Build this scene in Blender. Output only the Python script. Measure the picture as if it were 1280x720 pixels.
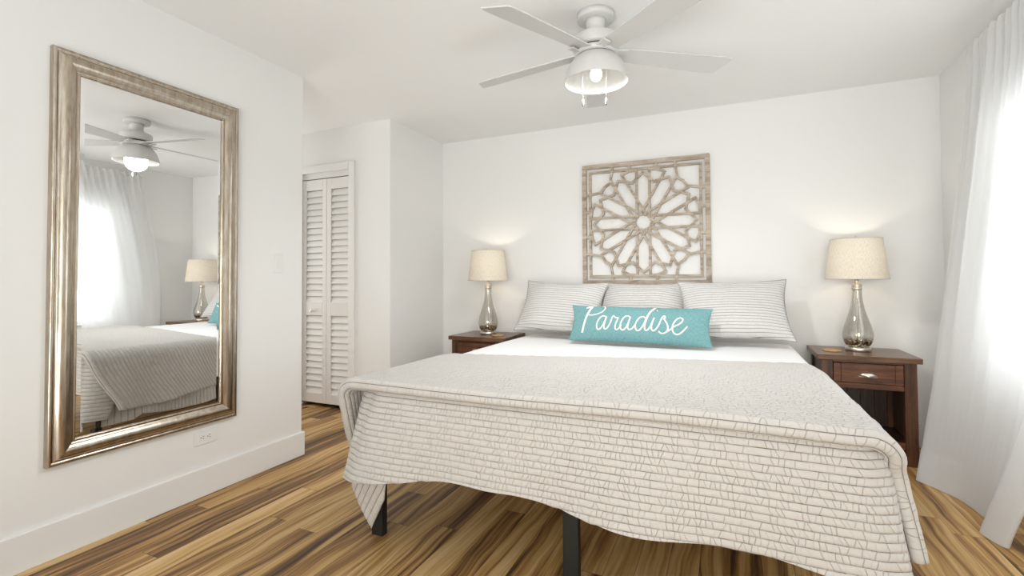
import bpy, bmesh, math, random
import numpy as np
from mathutils import Vector, Matrix

for o in list(bpy.data.objects):
    bpy.data.objects.remove(o)
scene = bpy.context.scene
COL = scene.collection
PI = math.pi

# ------------------------------------------------------------------ camera, world, lights, exposure
cam_data = bpy.data.cameras.new('camera')
cam = bpy.data.objects.new('camera', cam_data)
COL.objects.link(cam)
cam_data.sensor_fit = 'HORIZONTAL'
cam_data.sensor_width = 36.0
cam_data.lens = 603.986 / 1280 * 36.0
cam_data.shift_y = -24.95 / 1280
cam_data.clip_start = 0.02
FW = Vector((-0.40512661, 0.91396722, 0.0231593))
RT = Vector((0.91415044, 0.40534102, -0.00525633))
UP = Vector((0.01419153, -0.0190416, 0.99971797))
cam.matrix_world = Matrix(((RT.x, UP.x, -FW.x, 0), (RT.y, UP.y, -FW.y, 0), (RT.z, UP.z, -FW.z, 1.1173), (0, 0, 0, 1)))
scene.camera = cam

scene.view_settings.view_transform = 'Standard'
scene.view_settings.look = 'None'
scene.view_settings.gamma = 1
scene.view_settings.use_curve_mapping = False
scene.view_settings.exposure = 0.03

world = bpy.data.worlds.new('sky')
scene.world = world
world.use_nodes = True
bg = world.node_tree.nodes['Background']
bg.inputs[0].default_value = (0.98, 0.99, 1.0, 1)
bg.inputs[1].default_value = 1.35


def area(name, loc, rot, sx, sy, power, color, portal=False):
    d = bpy.data.lights.new(name, 'AREA')
    d.shape = 'RECTANGLE'
    d.size, d.size_y, d.energy, d.color = sx, sy, power, color
    d.cycles.is_portal = portal
    o = bpy.data.objects.new(name, d)
    o.location, o.rotation_euler = loc, rot
    COL.objects.link(o)
    return o


# window daylight beside the bed, then added fill lights with no seen source
area('window_daylight', (1.45, 2.5, 1.3), (0, PI / 2, 0), 1.3, 1.3, 19, (0.93, 0.97, 1.0))
pd = area('added_rear_fill', (0.2, -1.79, 1.05), (PI / 2 - .05, 0, math.radians(10)), 1.6, 1.6, 20, (1.0, 0.94, 0.84))  # unseen area light added behind the camera to fill the bed foot
pd.data.spread = math.radians(85)
area('added_upward_fill', (-0.9, -2.75, -0.02), (PI, 0, 0), 2.6, 1.8, 250, (0.86, 0.935, 1.0))  # added light aimed upward to lift the ceiling and bed top
area('added_hallway_fill', (-4.25, 2.75, 1.3), (0, -PI / 2, 0), 1.8, .7, 10, (1.0, 0.985, 0.96))  # added to brighten the closet side, standing before a closed wall


# ------------------------------------------------------------------ helpers: objects
def link(name, me, mat=None, parent=None):
    o = bpy.data.objects.new(name, me)
    COL.objects.link(o)
    if mat is not None and not me.materials:
        me.materials.append(mat)
    if parent is not None:
        o.parent = parent
    return o


def thing(name, label, cat, loc=(0, 0, 0), rotz=0, group=None):
    o = bpy.data.objects.new(name, None)
    COL.objects.link(o)
    o.location = loc
    o.rotation_euler = (0, 0, rotz)
    o.empty_display_size = 0.1
    return tag(o, label, cat, group)


def tag(o, label, cat, group=None):
    o['label'] = label
    o['category'] = cat
    if group:
        o['group'] = group
    return o


def copy_tree(o, parent=None):
    c = o.copy()
    COL.objects.link(c)
    if parent is not None:
        c.parent = parent
    for ch in [x for x in bpy.data.objects if x.parent == o]:
        copy_tree(ch, c)
    return c


class MB:
    """collects shapes into one mesh"""

    def __init__(self):
        self.v, self.f, self.s, self.uv = [], [], [], {}

    def box(self, a, b):
        n = len(self.v)
        x0, y0, z0 = a
        x1, y1, z1 = b
        self.v += [(x0, y0, z0), (x1, y0, z0), (x1, y1, z0), (x0, y1, z0), (x0, y0, z1), (x1, y0, z1), (x1, y1, z1), (x0, y1, z1)]
        for q in ((0, 3, 2, 1), (4, 5, 6, 7), (0, 1, 5, 4), (1, 2, 6, 5), (2, 3, 7, 6), (3, 0, 4, 7)):
            self.f.append(tuple(n + i for i in q))
            self.s.append(False)
        return self

    def lathe(self, prof, seg=40, c=(0, 0, 0), smooth=True, cap=True):
        n = len(self.v)
        for r, z in prof:
            for k in range(seg):
                a = 2 * PI * k / seg
                self.v.append((c[0] + r * math.cos(a), c[1] + r * math.sin(a), c[2] + z))
        for i in range(len(prof) - 1):
            for k in range(seg):
                k2 = (k + 1) % seg
                self.f.append((n + i * seg + k, n + i * seg + k2, n + (i + 1) * seg + k2, n + (i + 1) * seg + k))
                self.s.append(smooth)
        if cap:
            if prof[0][0] > 1e-6:
                self.f.append(tuple(n + k for k in reversed(range(seg))))
                self.s.append(False)
            if prof[-1][0] > 1e-6:
                self.f.append(tuple(n + (len(prof) - 1) * seg + k for k in range(seg)))
                self.s.append(False)
        return self

    def tube(self, pts, r, seg=8):
        pts = [Vector(p) for p in pts]
        n = len(self.v)
        rr = r if isinstance(r, (list, tuple)) else [r] * len(pts)
        for i, p in enumerate(pts):
            t = (pts[min(i + 1, len(pts) - 1)] - pts[max(i - 1, 0)]).normalized()
            a = t.orthogonal().normalized() if i == 0 else (a - t * a.dot(t)).normalized()
            b = t.cross(a)
            for k in range(seg):
                q = 2 * PI * k / seg
                self.v.append(tuple(p + (a * math.cos(q) + b * math.sin(q)) * rr[i]))
        for i in range(len(pts) - 1):
            for k in range(seg):
                k2 = (k + 1) % seg
                self.f.append((n + i * seg + k, n + i * seg + k2, n + (i + 1) * seg + k2, n + (i + 1) * seg + k))
                self.s.append(True)
        self.f.append(tuple(n + k for k in reversed(range(seg))))
        self.f.append(tuple(n + (len(pts) - 1) * seg + k for k in range(seg)))
        self.s += [False, False]
        return self

    def prism(self, poly, axis, a, b):
        """poly of 2D points extruded along axis from a to b"""
        n = len(self.v)
        m = len(poly)

        def put(p, h):
            return {'x': (h, p[0], p[1]), 'y': (p[0], h, p[1]), 'z': (p[0], p[1], h)}[axis]
        self.v += [put(p, a) for p in poly] + [put(p, b) for p in poly]
        self.f += [tuple(n + i for i in reversed(range(m))), tuple(n + m + i for i in range(m))]
        self.s += [False, False]
        for i in range(m):
            j = (i + 1) % m
            self.f.append((n + i, n + j, n + m + j, n + m + i))
            self.s.append(False)
        return self

    def grid(self, P, uv=None, smooth=True, wrap=False):
        """P: array (nu, nv, 3); uv: array (nu, nv, 2)"""
        nu, nv = P.shape[:2]
        n = len(self.v)
        self.v += [tuple(p) for p in P.reshape(-1, 3).tolist()]
        if uv is not None:
            fl = uv.reshape(-1, 2).tolist()
            for i in range(nu * nv):
                self.uv[n + i] = fl[i]
        for i in range(nu if wrap else nu - 1):
            i2 = (i + 1) % nu
            for j in range(nv - 1):
                self.f.append((n + i * nv + j, n + i2 * nv + j, n + i2 * nv + j + 1, n + i * nv + j + 1))
                self.s.append(smooth)
        return self

    def mesh(self, name, fix=True):
        me = bpy.data.meshes.new(name)
        me.from_pydata(self.v, [], self.f)
        if self.uv:
            ul = me.uv_layers.new(name='UVMap')
            for lp in me.loops:
                ul.data[lp.index].uv = self.uv.get(lp.vertex_index, (0, 0))
        me.polygons.foreach_set('use_smooth', self.s)
        if fix:
            bm = bmesh.new()
            bm.from_mesh(me)
            bmesh.ops.recalc_face_normals(bm, faces=bm.faces)
            bm.to_mesh(me)
            bm.free()
        me.update()
        return me

    def build(self, name, mat=None, parent=None, bevel=0.0, fix=True, seg=2):
        o = link(name, self.mesh(name, fix), mat, parent)
        if bevel:
            m = o.modifiers.new('bevel', 'BEVEL')
            m.width = bevel
            m.segments = seg
            m.limit_method = 'ANGLE'
            m.angle_limit = math.radians(40)
        return o


def structure(name, mb, mat, label=None, parent=None, bevel=0.0):
    o = mb.build(name, mat, parent, bevel)
    o['kind'] = 'structure'
    if label:
        o['label'] = label
    return o


def crom(pts, n=8):
    """Catmull-Rom through points (any dimension)"""
    P = [np.array(p, float) for p in pts]
    P = [2 * P[0] - P[1]] + P + [2 * P[-1] - P[-2]]
    out = []
    for i in range(1, len(P) - 2):
        for k in range(n):
            t = k / n
            out.append(0.5 * (2 * P[i] + (P[i + 1] - P[i - 1]) * t + (2 * P[i - 1] - 5 * P[i] + 4 * P[i + 1] - P[i + 2]) * t * t
                              + (-P[i - 1] + 3 * P[i] - 3 * P[i + 1] + P[i + 2]) * t ** 3))
    out.append(P[-2])
    return np.array(out)


# ------------------------------------------------------------------ helpers: materials
class NT:
    def __init__(self, name):
        self.m = bpy.data.materials.new(name)
        self.m.use_nodes = True
        self.t = self.m.node_tree
        self.n = self.t.nodes
        self.b = self.n['Principled BSDF']
        self.out = self.n['Material Output']

    def put(self, sock, val):
        if isinstance(val, bpy.types.NodeSocket):
            self.t.links.new(val, sock)
        elif val is not None:
            sock.default_value = val

    def math(self, op, a, b=None, c=None, clamp=False):
        n = self.n.new('ShaderNodeMath')
        n.operation = op
        n.use_clamp = clamp
        for i, x in enumerate((a, b, c)):
            self.put(n.inputs[i], x)
        return n.outputs[0]

    def coord(self, kind='Object'):
        return self.n.new('ShaderNodeTexCoord').outputs[kind]

    def sep(self, v):
        n = self.n.new('ShaderNodeSeparateXYZ')
        self.put(n.inputs[0], v)
        return n.outputs

    def comb(self, x=0.0, y=0.0, z=0.0):
        n = self.n.new('ShaderNodeCombineXYZ')
        for i, a in enumerate((x, y, z)):
            self.put(n.inputs[i], a)
        return n.outputs[0]

    def noise(self, v, scale=5.0, detail=2.0, rough=0.5, dist=0.0):
        n = self.n.new('ShaderNodeTexNoise')
        self.put(n.inputs['Vector'], v)
        n.inputs['Scale'].default_value = scale
        n.inputs['Detail'].default_value = detail
        n.inputs['Roughness'].default_value = rough
        n.inputs['Distortion'].default_value = dist
        return n.outputs['Fac']

    def white(self, v):
        n = self.n.new('ShaderNodeTexWhiteNoise')
        n.noise_dimensions = '3D'
        self.put(n.inputs['Vector'], v)
        return n.outputs['Value']

    def ramp(self, f, stops):
        n = self.n.new('ShaderNodeValToRGB')
        self.put(n.inputs[0], f)
        e = n.color_ramp.elements
        while len(e) < len(stops):
            e.new(0.5)
        for i, (p, c) in enumerate(stops):
            e[i].position = p
            e[i].color = (*c, 1) if len(c) == 3 else c
        return n.outputs[0]

    def mix(self, f, a, b, kind='MIX'):
        n = self.n.new('ShaderNodeMix')
        n.data_type = 'RGBA'
        n.blend_type = kind
        self.put(n.inputs[0], f)
        for i, x in ((6, a), (7, b)):
            if isinstance(x, tuple) and len(x) == 3:
                x = (*x, 1)
            self.put(n.inputs[i], x)
        return n.outputs[2]

    def bump(self, h, strength=0.3, dist=0.01):
        n = self.n.new('ShaderNodeBump')
        self.put(n.inputs['Height'], h)
        n.inputs['Strength'].default_value = strength
        n.inputs['Distance'].default_value = dist
        self.t.links.new(n.outputs[0], self.b.inputs['Normal'])
        return n.outputs[0]

    def set(self, color=None, rough=None, metal=None, **kw):
        if color is not None:
            self.put(self.b.inputs['Base Color'], (*color, 1) if isinstance(color, tuple) and len(color) == 3 else color)
        if rough is not None:
            self.put(self.b.inputs['Roughness'], rough)
        if metal is not None:
            self.put(self.b.inputs['Metallic'], metal)
        for k, v in kw.items():
            self.put(self.b.inputs[k.replace('_', ' ')], v)
        return self

    def smooth(self, x, a, b):
        n = self.n.new('ShaderNodeMapRange')
        n.interpolation_type = 'SMOOTHSTEP'
        self.put(n.inputs[0], x)
        n.inputs[1].default_value, n.inputs[2].default_value = a, b
        return n.outputs[0]


def plain(name, color, rough=0.5, metal=0.0, **kw):
    return NT(name).set(color, rough, metal, **kw).m


def paint(name, color, rough=0.6, bump=0.04):
    t = NT(name).set(color, rough)
    t.bump(t.noise(t.coord(), 160, 3, 0.6), bump, 0.004)
    return t.m


M = {}
M['wall'] = paint('wall_paint', (0.84, 0.835, 0.82))
M['ceiling'] = paint('ceiling_paint', (0.90, 0.895, 0.885), 0.8, 0.08)
M['trim'] = paint('trim_paint', (0.84, 0.83, 0.81), 0.35, 0.01)
M['door'] = paint('door_paint', (0.83, 0.815, 0.785), 0.4, 0.02)
M['plastic'] = plain('white_plastic', (0.82, 0.82, 0.80), 0.35)
M['dark'] = plain('dark_slot', (0.03, 0.03, 0.03), 0.6)
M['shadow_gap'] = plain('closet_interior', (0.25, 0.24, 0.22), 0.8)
M['fan_seam'] = plain('fan_shadow_seam', (0.20, 0.19, 0.18), 0.7)
M['pull'] = plain('pull_chain_bob', (0.38, 0.37, 0.35), 0.3)
M['fan_white'] = plain('fan_white', (0.64, 0.635, 0.62), 0.4)
M['black_metal'] = plain('black_powder_coat', (0.012, 0.012, 0.012), 0.45)
M['nickel'] = plain('brushed_nickel', (0.72, 0.68, 0.62), 0.28, 1.0)
M['chrome'] = plain('chrome', (0.8, 0.8, 0.8), 0.12, 1.0)


def floor_mat():
    t = NT('acacia_planks')
    s = t.sep(t.coord())
    W, L = 0.111, 1.5
    xr = t.math('DIVIDE', s[0], W)
    row = t.math('FLOOR', xr)
    fx = t.math('FRACT', xr)
    off = t.math('MULTIPLY', t.white(t.comb(row, 3.1, 0.0)), 7.0)
    yr = t.math('ADD', t.math('DIVIDE', s[1], L), off)
    colm = t.math('FLOOR', yr)
    fy = t.math('FRACT', yr)
    idn = t.white(t.comb(row, colm, 1.7))
    idm = t.white(t.comb(row, colm, 9.3))
    sh = t.math('MULTIPLY', idn, 40.0)
    # slow sideways wander of the grain along the board
    wand = t.noise(t.comb(t.math('ADD', s[0], sh), t.math('MULTIPLY', s[1], 1.0), sh), 1.6, 2, 0.5)
    xw = t.math('ADD', s[0], t.math('MULTIPLY', wand, 0.10))
    v1 = t.comb(t.math('ADD', t.math('MULTIPLY', xw, 17.0), sh), t.math('MULTIPLY', s[1], 0.55), sh)
    streak = t.noise(v1, 1.0, 3, 0.55, 0.7)
    v2 = t.comb(t.math('ADD', t.math('MULTIPLY', xw, 70.0), sh), t.math('MULTIPLY', s[1], 1.6), sh)
    mid = t.noise(v2, 1.0, 3, 0.6, 0.4)
    v3 = t.comb(t.math('MULTIPLY', s[0], 420.0), t.math('MULTIPLY', s[1], 9.0), sh)
    fine = t.noise(v3, 1.0, 2, 0.6)
    f = t.math('ADD', t.math('MULTIPLY', streak, 1.0), t.math('MULTIPLY', t.math('SUBTRACT', mid, 0.5), 0.5))
    f = t.math('ADD', f, t.math('MULTIPLY', t.math('SUBTRACT', idm, 0.5), 0.17))
    f = t.math('ADD', f, t.math('MULTIPLY', t.math('SUBTRACT', fine, 0.5), 0.10))
    c = t.ramp(f, [(0.27, (0.06, 0.030, 0.013)), (0.36, (0.155, 0.078, 0.030)), (0.44, (0.30, 0.158, 0.055)),
                   (0.52, (0.45, 0.265, 0.092)), (0.63, (0.58, 0.38, 0.165)), (0.76, (0.66, 0.46, 0.24))])
    ex = t.math('MINIMUM', fx, t.math('SUBTRACT', 1.0, fx))
    ey = t.math('MINIMUM', fy, t.math('SUBTRACT', 1.0, fy))
    seam = t.math('MINIMUM', t.smooth(t.math('MULTIPLY', ex, W), 0.0, 0.0016), t.smooth(t.math('MULTIPLY', ey, L), 0.0, 0.0018))
    c = t.mix(t.math('SUBTRACT', 1.0, seam), c, (0.05, 0.028, 0.015))
    t.set(c, t.math('ADD', 0.40, t.math('MULTIPLY', fine, 0.12)))
    t.b.inputs['Specular IOR Level'].default_value = 0.32
    t.bump(t.math('ADD', seam, t.math('MULTIPLY', fine, 0.12)), 0.25, 0.0015)
    return t.m


M['floor'] = floor_mat()


def wood_mat(name, dark, mid, light, axis=0, rough=0.35, stretch=14.0):
    t = NT(name)
    s = t.sep(t.coord())
    a = [s[0], s[1], s[2]]
    v = [t.math('MULTIPLY', q, 60.0 if i != axis else 60.0 / stretch) for i, q in enumerate(a)]
    n1 = t.noise(t.comb(*v), 0.55, 4, 0.6, 0.5)
    n2 = t.noise(t.comb(*[t.math('MULTIPLY', q, 5.0) for q in v]), 1.0, 2, 0.6)
    f = t.math('ADD', n1, t.math('MULTIPLY', t.math('SUBTRACT', n2, 0.5), 0.3))
    t.set(t.ramp(f, [(0.30, dark), (0.5, mid), (0.72, light)]), rough)
    t.bump(n2, 0.15, 0.001)
    return t.m


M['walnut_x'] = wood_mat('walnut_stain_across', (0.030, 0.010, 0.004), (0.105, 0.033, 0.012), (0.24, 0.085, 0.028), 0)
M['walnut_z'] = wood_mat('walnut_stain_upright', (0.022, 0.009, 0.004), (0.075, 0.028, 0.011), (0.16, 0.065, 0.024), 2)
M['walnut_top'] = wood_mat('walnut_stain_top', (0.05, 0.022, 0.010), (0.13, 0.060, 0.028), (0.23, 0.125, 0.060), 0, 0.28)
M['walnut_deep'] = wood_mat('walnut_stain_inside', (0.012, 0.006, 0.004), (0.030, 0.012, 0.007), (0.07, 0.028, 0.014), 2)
M['cork'] = wood_mat('bamboo_coaster', (0.42, 0.24, 0.09), (0.55, 0.34, 0.14), (0.66, 0.45, 0.21), 0, 0.5)
M['greywood'] = wood_mat('weathered_greywood', (0.25, 0.195, 0.145), (0.45, 0.375, 0.295), (0.62, 0.545, 0.455), 0, 0.7, 6.0)


def mirror_frame_mat():
    t = NT('champagne_silver_leaf')
    s = t.sep(t.coord())
    n1 = t.noise(t.comb(t.math('MULTIPLY', s[0], 60.0), t.math('MULTIPLY', s[1], 60.0), t.math('MULTIPLY', s[2], 9.0)), 1.0, 4, 0.65)
    t.set(t.ramp(n1, [(0.3, (0.36, 0.29, 0.215)), (0.55, (0.50, 0.435, 0.355)), (0.75, (0.60, 0.55, 0.48))]),
          t.math('ADD', 0.15, t.math('MULTIPLY', n1, 0.16)), 1.0)
    t.bump(n1, 0.06, 0.002)
    return t.m


M['mirror_frame'] = mirror_frame_mat()
M['mirror'] = plain('mirror_glass', (0.90, 0.905, 0.90), 0.0, 1.0)


def quilt_mat(name, base, thread_and_shade, step, warm=None, crease=1.0):
    """UV in metres: u along the stitched channel, v across the channels"""
    t = NT(name)
    u, v, _ = t.sep(t.coord('UV'))
    q = t.math('DIVIDE', v, step)
    ch = t.math('FLOOR', q)
    fr = t.math('FRACT', q)
    d = t.math('ABSOLUTE', t.math('SUBTRACT', fr, 0.5))             # 0.5 on the seam
    seam = t.smooth(d, 0.415, 0.475)
    ru = t.math('ADD', u, t.math('MULTIPLY', t.white(t.comb(ch, 2.0, 5.0)), 3.0))
    # short gathered creases standing across each channel, slanting either way
    cw = step * 0.72
    cu = t.math('DIVIDE', ru, cw)
    cid = t.math('FLOOR', cu)
    cf = t.math('FRACT', cu)
    r1 = t.white(t.comb(cid, ch, 1.3))
    r2 = t.white(t.comb(cid, ch, 7.7))
    r3 = t.white(t.comb(cid, ch, 4.1))
    slant = t.math('MULTIPLY', t.math('MULTIPLY', t.math('SUBTRACT', r2, 0.5), t.math('SUBTRACT', fr, 0.5)), 1.9)
    pos = t.math('ADD', t.math('ADD', 0.32, t.math('MULTIPLY', r1, 0.36)), slant)
    wig = t.math('MULTIPLY', t.math('SUBTRACT', t.noise(t.comb(t.math('MULTIPLY', ru, 60.0), t.math('MULTIPLY', v, 160.0), 0.0), 1.0, 1), 0.5), 0.22)
    cd = t.math('ABSOLUTE', t.math('ADD', t.math('SUBTRACT', cf, pos), wig))
    ce = t.math('SUBTRACT', 1.0, t.smooth(cd, 0.0, 0.10))
    ce = t.math('MULTIPLY', t.math('MULTIPLY', ce, t.smooth(r3, 0.05, 0.75)), crease)
    puff = t.math('SUBTRACT', 1.0, t.math('POWER', t.math('MULTIPLY', d, 2.0), 3.0))
    soft = t.noise(t.comb(t.math('MULTIPLY', ru, 90.0), t.math('MULTIPLY', v, 55.0), 0.0), 1.0, 3, 0.6)
    h = t.math('ADD', puff, t.math('ADD', t.math('MULTIPLY', soft, 0.45), t.math('MULTIPLY', ce, -0.8)))
    weave = t.noise(t.comb(t.math('MULTIPLY', u, 900.0), t.math('MULTIPLY', v, 900.0), 0.0), 1.0, 1)
    c = t.mix(t.math('MULTIPLY', seam, 0.95), base, thread_and_shade)
    c = t.mix(t.math('MULTIPLY', ce, 0.24), c, thread_and_shade)  # crease shade mixed into the base colour
    c = t.mix(t.math('MULTIPLY', t.math('SUBTRACT', weave, 0.3), 0.12), c, thread_and_shade)
    t.set(c, 0.85)
    t.b.inputs['Sheen Weight'].default_value = 0.15
    t.bump(h, 0.7, 0.0045)
    return t.m


M['quilt'] = quilt_mat('grey_matelasse_quilt', (0.54, 0.515, 0.485), (0.15, 0.14, 0.13), 0.0232)
M['sham'] = quilt_mat('grey_matelasse_sham', (0.70, 0.685, 0.665), (0.15, 0.14, 0.135), 0.0205)


def cloth_mat(name, color, amount=0.08, scale=14.0, rough=0.85):
    t = NT(name)
    co = t.coord()
    n = t.noise(co, scale, 4, 0.6)
    t.set(color, rough)
    t.bump(t.math('ADD', n, t.math('MULTIPLY', t.noise(co, 700, 1), 0.05)), amount, 0.03)
    return t.m


M['sheet'] = cloth_mat('white_cotton_sheet', (0.88, 0.88, 0.875), 0.15, 9.0)


def teal_mat():
    t = NT('teal_linen')
    co = t.coord()
    s = t.sep(co)
    a = t.noise(t.comb(t.math('MULTIPLY', s[0], 500.0), t.math('MULTIPLY', s[2], 60.0), 0.0), 1.0, 2)
    b = t.noise(t.comb(t.math('MULTIPLY', s[0], 60.0), t.math('MULTIPLY', s[2], 500.0), 0.0), 1.0, 2)
    w = t.math('ADD', t.math('MULTIPLY', a, 0.5), t.math('MULTIPLY', b, 0.5))
    t.set(t.ramp(w, [(0.3, (0.10, 0.235, 0.25)), (0.5, (0.165, 0.345, 0.36)), (0.72, (0.27, 0.47, 0.48))]), 0.9)
    t.bump(t.math('ADD', w, t.noise(co, 14, 3)), 0.25, 0.01)
    return t.m


M['teal'] = teal_mat()
M['letter'] = cloth_mat('cream_embroidery', (0.84, 0.80, 0.70), 0.1, 200.0)


def sheer_mat():
    t = NT('white_sheer_cotton')
    u, v, _ = t.sep(t.coord('UV'))
    d = t.n.new('ShaderNodeBsdfDiffuse')
    tr = t.n.new('ShaderNodeBsdfTranslucent')
    tp = t.n.new('ShaderNodeBsdfTransparent')
    d.inputs[0].default_value = (0.86, 0.86, 0.855, 1)
    tr.inputs[0].default_value = (0.88, 0.88, 0.875, 1)
    m1 = t.n.new('ShaderNodeMixShader')
    m2 = t.n.new('ShaderNodeMixShader')
    weave = t.noise(t.comb(t.math('MULTIPLY', u, 700.0), t.math('MULTIPLY', v, 160.0), 0.0), 1.0, 2)
    t.put(m1.inputs[0], 0.38)
    t.t.links.new(d.outputs[0], m1.inputs[1])
    t.t.links.new(tr.outputs[0], m1.inputs[2])
    t.put(m2.inputs[0], t.math('ADD', 0.03, t.math('MULTIPLY', weave, 0.12)))
    t.t.links.new(m1.outputs[0], m2.inputs[1])
    t.t.links.new(tp.outputs[0], m2.inputs[2])
    t.t.links.new(m2.outputs[0], t.out.inputs[0])
    return t.m


M['sheer'] = sheer_mat()


def shade_mat():
    t = NT('oatmeal_linen_shade')
    s = t.sep(t.coord())
    ang = t.math('ARCTAN2', s[1], s[0])
    n1 = t.noise(t.comb(t.math('MULTIPLY', ang, 55.0), t.math('MULTIPLY', s[2], 45.0), 0.0), 1.0, 3, 0.7)
    c = t.ramp(n1, [(0.3, (0.60, 0.53, 0.43)), (0.55, (0.78, 0.72, 0.62))])
    d = t.n.new('ShaderNodeBsdfDiffuse')
    tr = t.n.new('ShaderNodeBsdfTranslucent')
    t.put(d.inputs[0], c)
    t.put(tr.inputs[0], c)
    m1 = t.n.new('ShaderNodeMixShader')
    m1.inputs[0].default_value = 0.115
    t.t.links.new(d.outputs[0], m1.inputs[1])
    t.t.links.new(tr.outputs[0], m1.inputs[2])
    t.t.links.new(m1.outputs[0], t.out.inputs[0])
    return t.m


M['shade'] = shade_mat()


def mercury_mat():
    t = NT('mercury_glass')
    co = t.coord()
    s = t.sep(co)
    spk = t.noise(co, 120, 3, 0.7)
    low = t.math('SUBTRACT', 1.0, t.smooth(s[2], 0.045, 0.10))
    g = t.n.new('ShaderNodeBsdfGlossy')
    g.inputs['Roughness'].default_value = 0.06
    t.put(g.inputs[0], t.ramp(t.math('ADD', spk, t.math('MULTIPLY', low, 0.05)), [(0.42, (0.80, 0.79, 0.76)), (0.60, (0.66, 0.60, 0.46))]))
    tp = t.n.new('ShaderNodeBsdfTransparent')
    tp.inputs[0].default_value = (0.90, 0.90, 0.885, 1)
    m = t.n.new('ShaderNodeMixShader')
    lw = t.n.new('ShaderNodeLayerWeight')
    lw.inputs[0].default_value = 0.35
    f = t.math('ADD', 0.22, t.math('MULTIPLY', lw.outputs['Facing'], 0.55))
    crack = t.smooth(spk, 0.54, 0.60)
    f = t.math('ADD', f, t.math('MULTIPLY', crack, 0.25), clamp=True)
    t.put(m.inputs[0], f)
    t.t.links.new(tp.outputs[0], m.inputs[1])
    t.t.links.new(g.outputs[0], m.inputs[2])
    dk = t.n.new('ShaderNodeBsdfPrincipled')
    t.put(dk.inputs['Base Color'], t.ramp(t.noise(co, 75, 2, 0.8), [(0.42, (0.02, 0.017, 0.012)), (0.5, (0.32, 0.23, 0.10)), (0.62, (0.8, 0.74, 0.6))]))
    dk.inputs['Metallic'].default_value = 1.0
    dk.inputs['Roughness'].default_value = 0.25
    m2 = t.n.new('ShaderNodeMixShader')
    t.put(m2.inputs[0], t.math('MULTIPLY', low, t.smooth(t.noise(co, 60, 3, 0.7), 0.40, 0.52)))
    t.t.links.new(m.outputs[0], m2.inputs[1])
    t.t.links.new(dk.outputs[0], m2.inputs[2])
    t.t.links.new(m2.outputs[0], t.out.inputs[0])
    return t.m


M['mercury'] = mercury_mat()


def pane_mat():
    t = NT('window_glass')
    tp = t.n.new('ShaderNodeBsdfTransparent')
    tp.inputs[0].default_value = (0.97, 0.98, 0.98, 1)
    g = t.n.new('ShaderNodeBsdfGlossy')
    g.inputs['Roughness'].default_value = 0.01
    m = t.n.new('ShaderNodeMixShader')
    m.inputs[0].default_value = 0.05
    t.t.links.new(tp.outputs[0], m.inputs[1])
    t.t.links.new(g.outputs[0], m.inputs[2])
    t.t.links.new(m.outputs[0], t.out.inputs[0])
    return t.m


M['pane'] = pane_mat()


def glow(name, color, strength):
    t = NT(name).set(color, 0.4)
    t.b.inputs['Emission Color'].default_value = (*color, 1)
    t.b.inputs['Emission Strength'].default_value = strength
    return t.m


M['bulb'] = glow('lit_bulb', (1.0, 0.88, 0.68), 5.0)
M['filament'] = glow('lit_filament_bulb', (1.0, 0.92, 0.78), 3.0)

# ------------------------------------------------------------------ room
XL, XR, YB, YC, YE, HC = -2.506, 1.296, 4.011, 3.2006, 2.305, 2.44
YR, XH = -1.7, -4.3                       # wall behind the camera, end of the hallway
structure('floor', MB().box((XH - .12, YR - .12, -0.08), (XR + .12, YB + .12, 0)), M['floor'], 'golden brown wood plank floor')
structure('ceiling', MB().box((XH - .12, YR - .12, HC), (XR + .12, YB + .12, HC + .1)), M['ceiling'], 'plain white ceiling')
structure('wall_left', MB().box((XL - .12, YR, 0), (XL, YE, HC)), M['wall'], 'white wall carrying the tall mirror')
structure('wall_hall', MB().box((XH, YE - .12, 0), (XL - .12, YE, HC)), M['wall'])
structure('wall_hall_end', MB().box((XH - .12, YE - .12, 0), (XH, YC + .7, HC)), M['wall'])
structure('wall_back', MB().box((XL - .12, YB, 0), (XR + .12, YB + .12, HC)), M['wall'], 'white wall behind the bed')
structure('wall_jog', MB().box((XL - .12, YC + .12, 0), (XL, YB, HC)), M['wall'], 'white return wall beside the closet')
DX0, DX1, DZ = -3.52, -2.926, 2.075       # closet opening
wc = MB().box((XH, YC, 0), (DX0, YC + .12, HC)).box((DX1, YC, 0), (XL, YC + .12, HC)).box((DX0, YC, DZ), (DX1, YC + .12, HC))
structure('wall_closet', wc, M['wall'], 'white wall around the louvered closet door')
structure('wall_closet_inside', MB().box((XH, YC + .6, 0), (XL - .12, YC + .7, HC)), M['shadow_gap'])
# right wall with the window beside the bed
WY0, WY1, WZ0, WZ1 = 1.85, 3.13, 0.66, 1.96
wr = MB().box((XR, YR, 0), (XR + .12, WY0, HC)).box((XR, WY1, 0), (XR + .12, YB, HC))
wr.box((XR, WY0, 0), (XR + .12, WY1, WZ0)).box((XR, WY0, WZ1), (XR + .12, WY1, HC))
structure('wall_right', wr, M['wall'], 'white wall behind the sheer curtain')
# wall behind the camera, its wide opening added to let in fill light
PX0, PX1, PZ = -1.9, 1.1, 2.1
wb = MB().box((XL - .12, YR - .12, 0), (PX0, YR, HC)).box((PX1, YR - .12, 0), (XR + .12, YR, HC)).box((PX0, YR - .12, PZ), (PX1, YR, HC))
structure('wall_front', wb, M['wall'])


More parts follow.
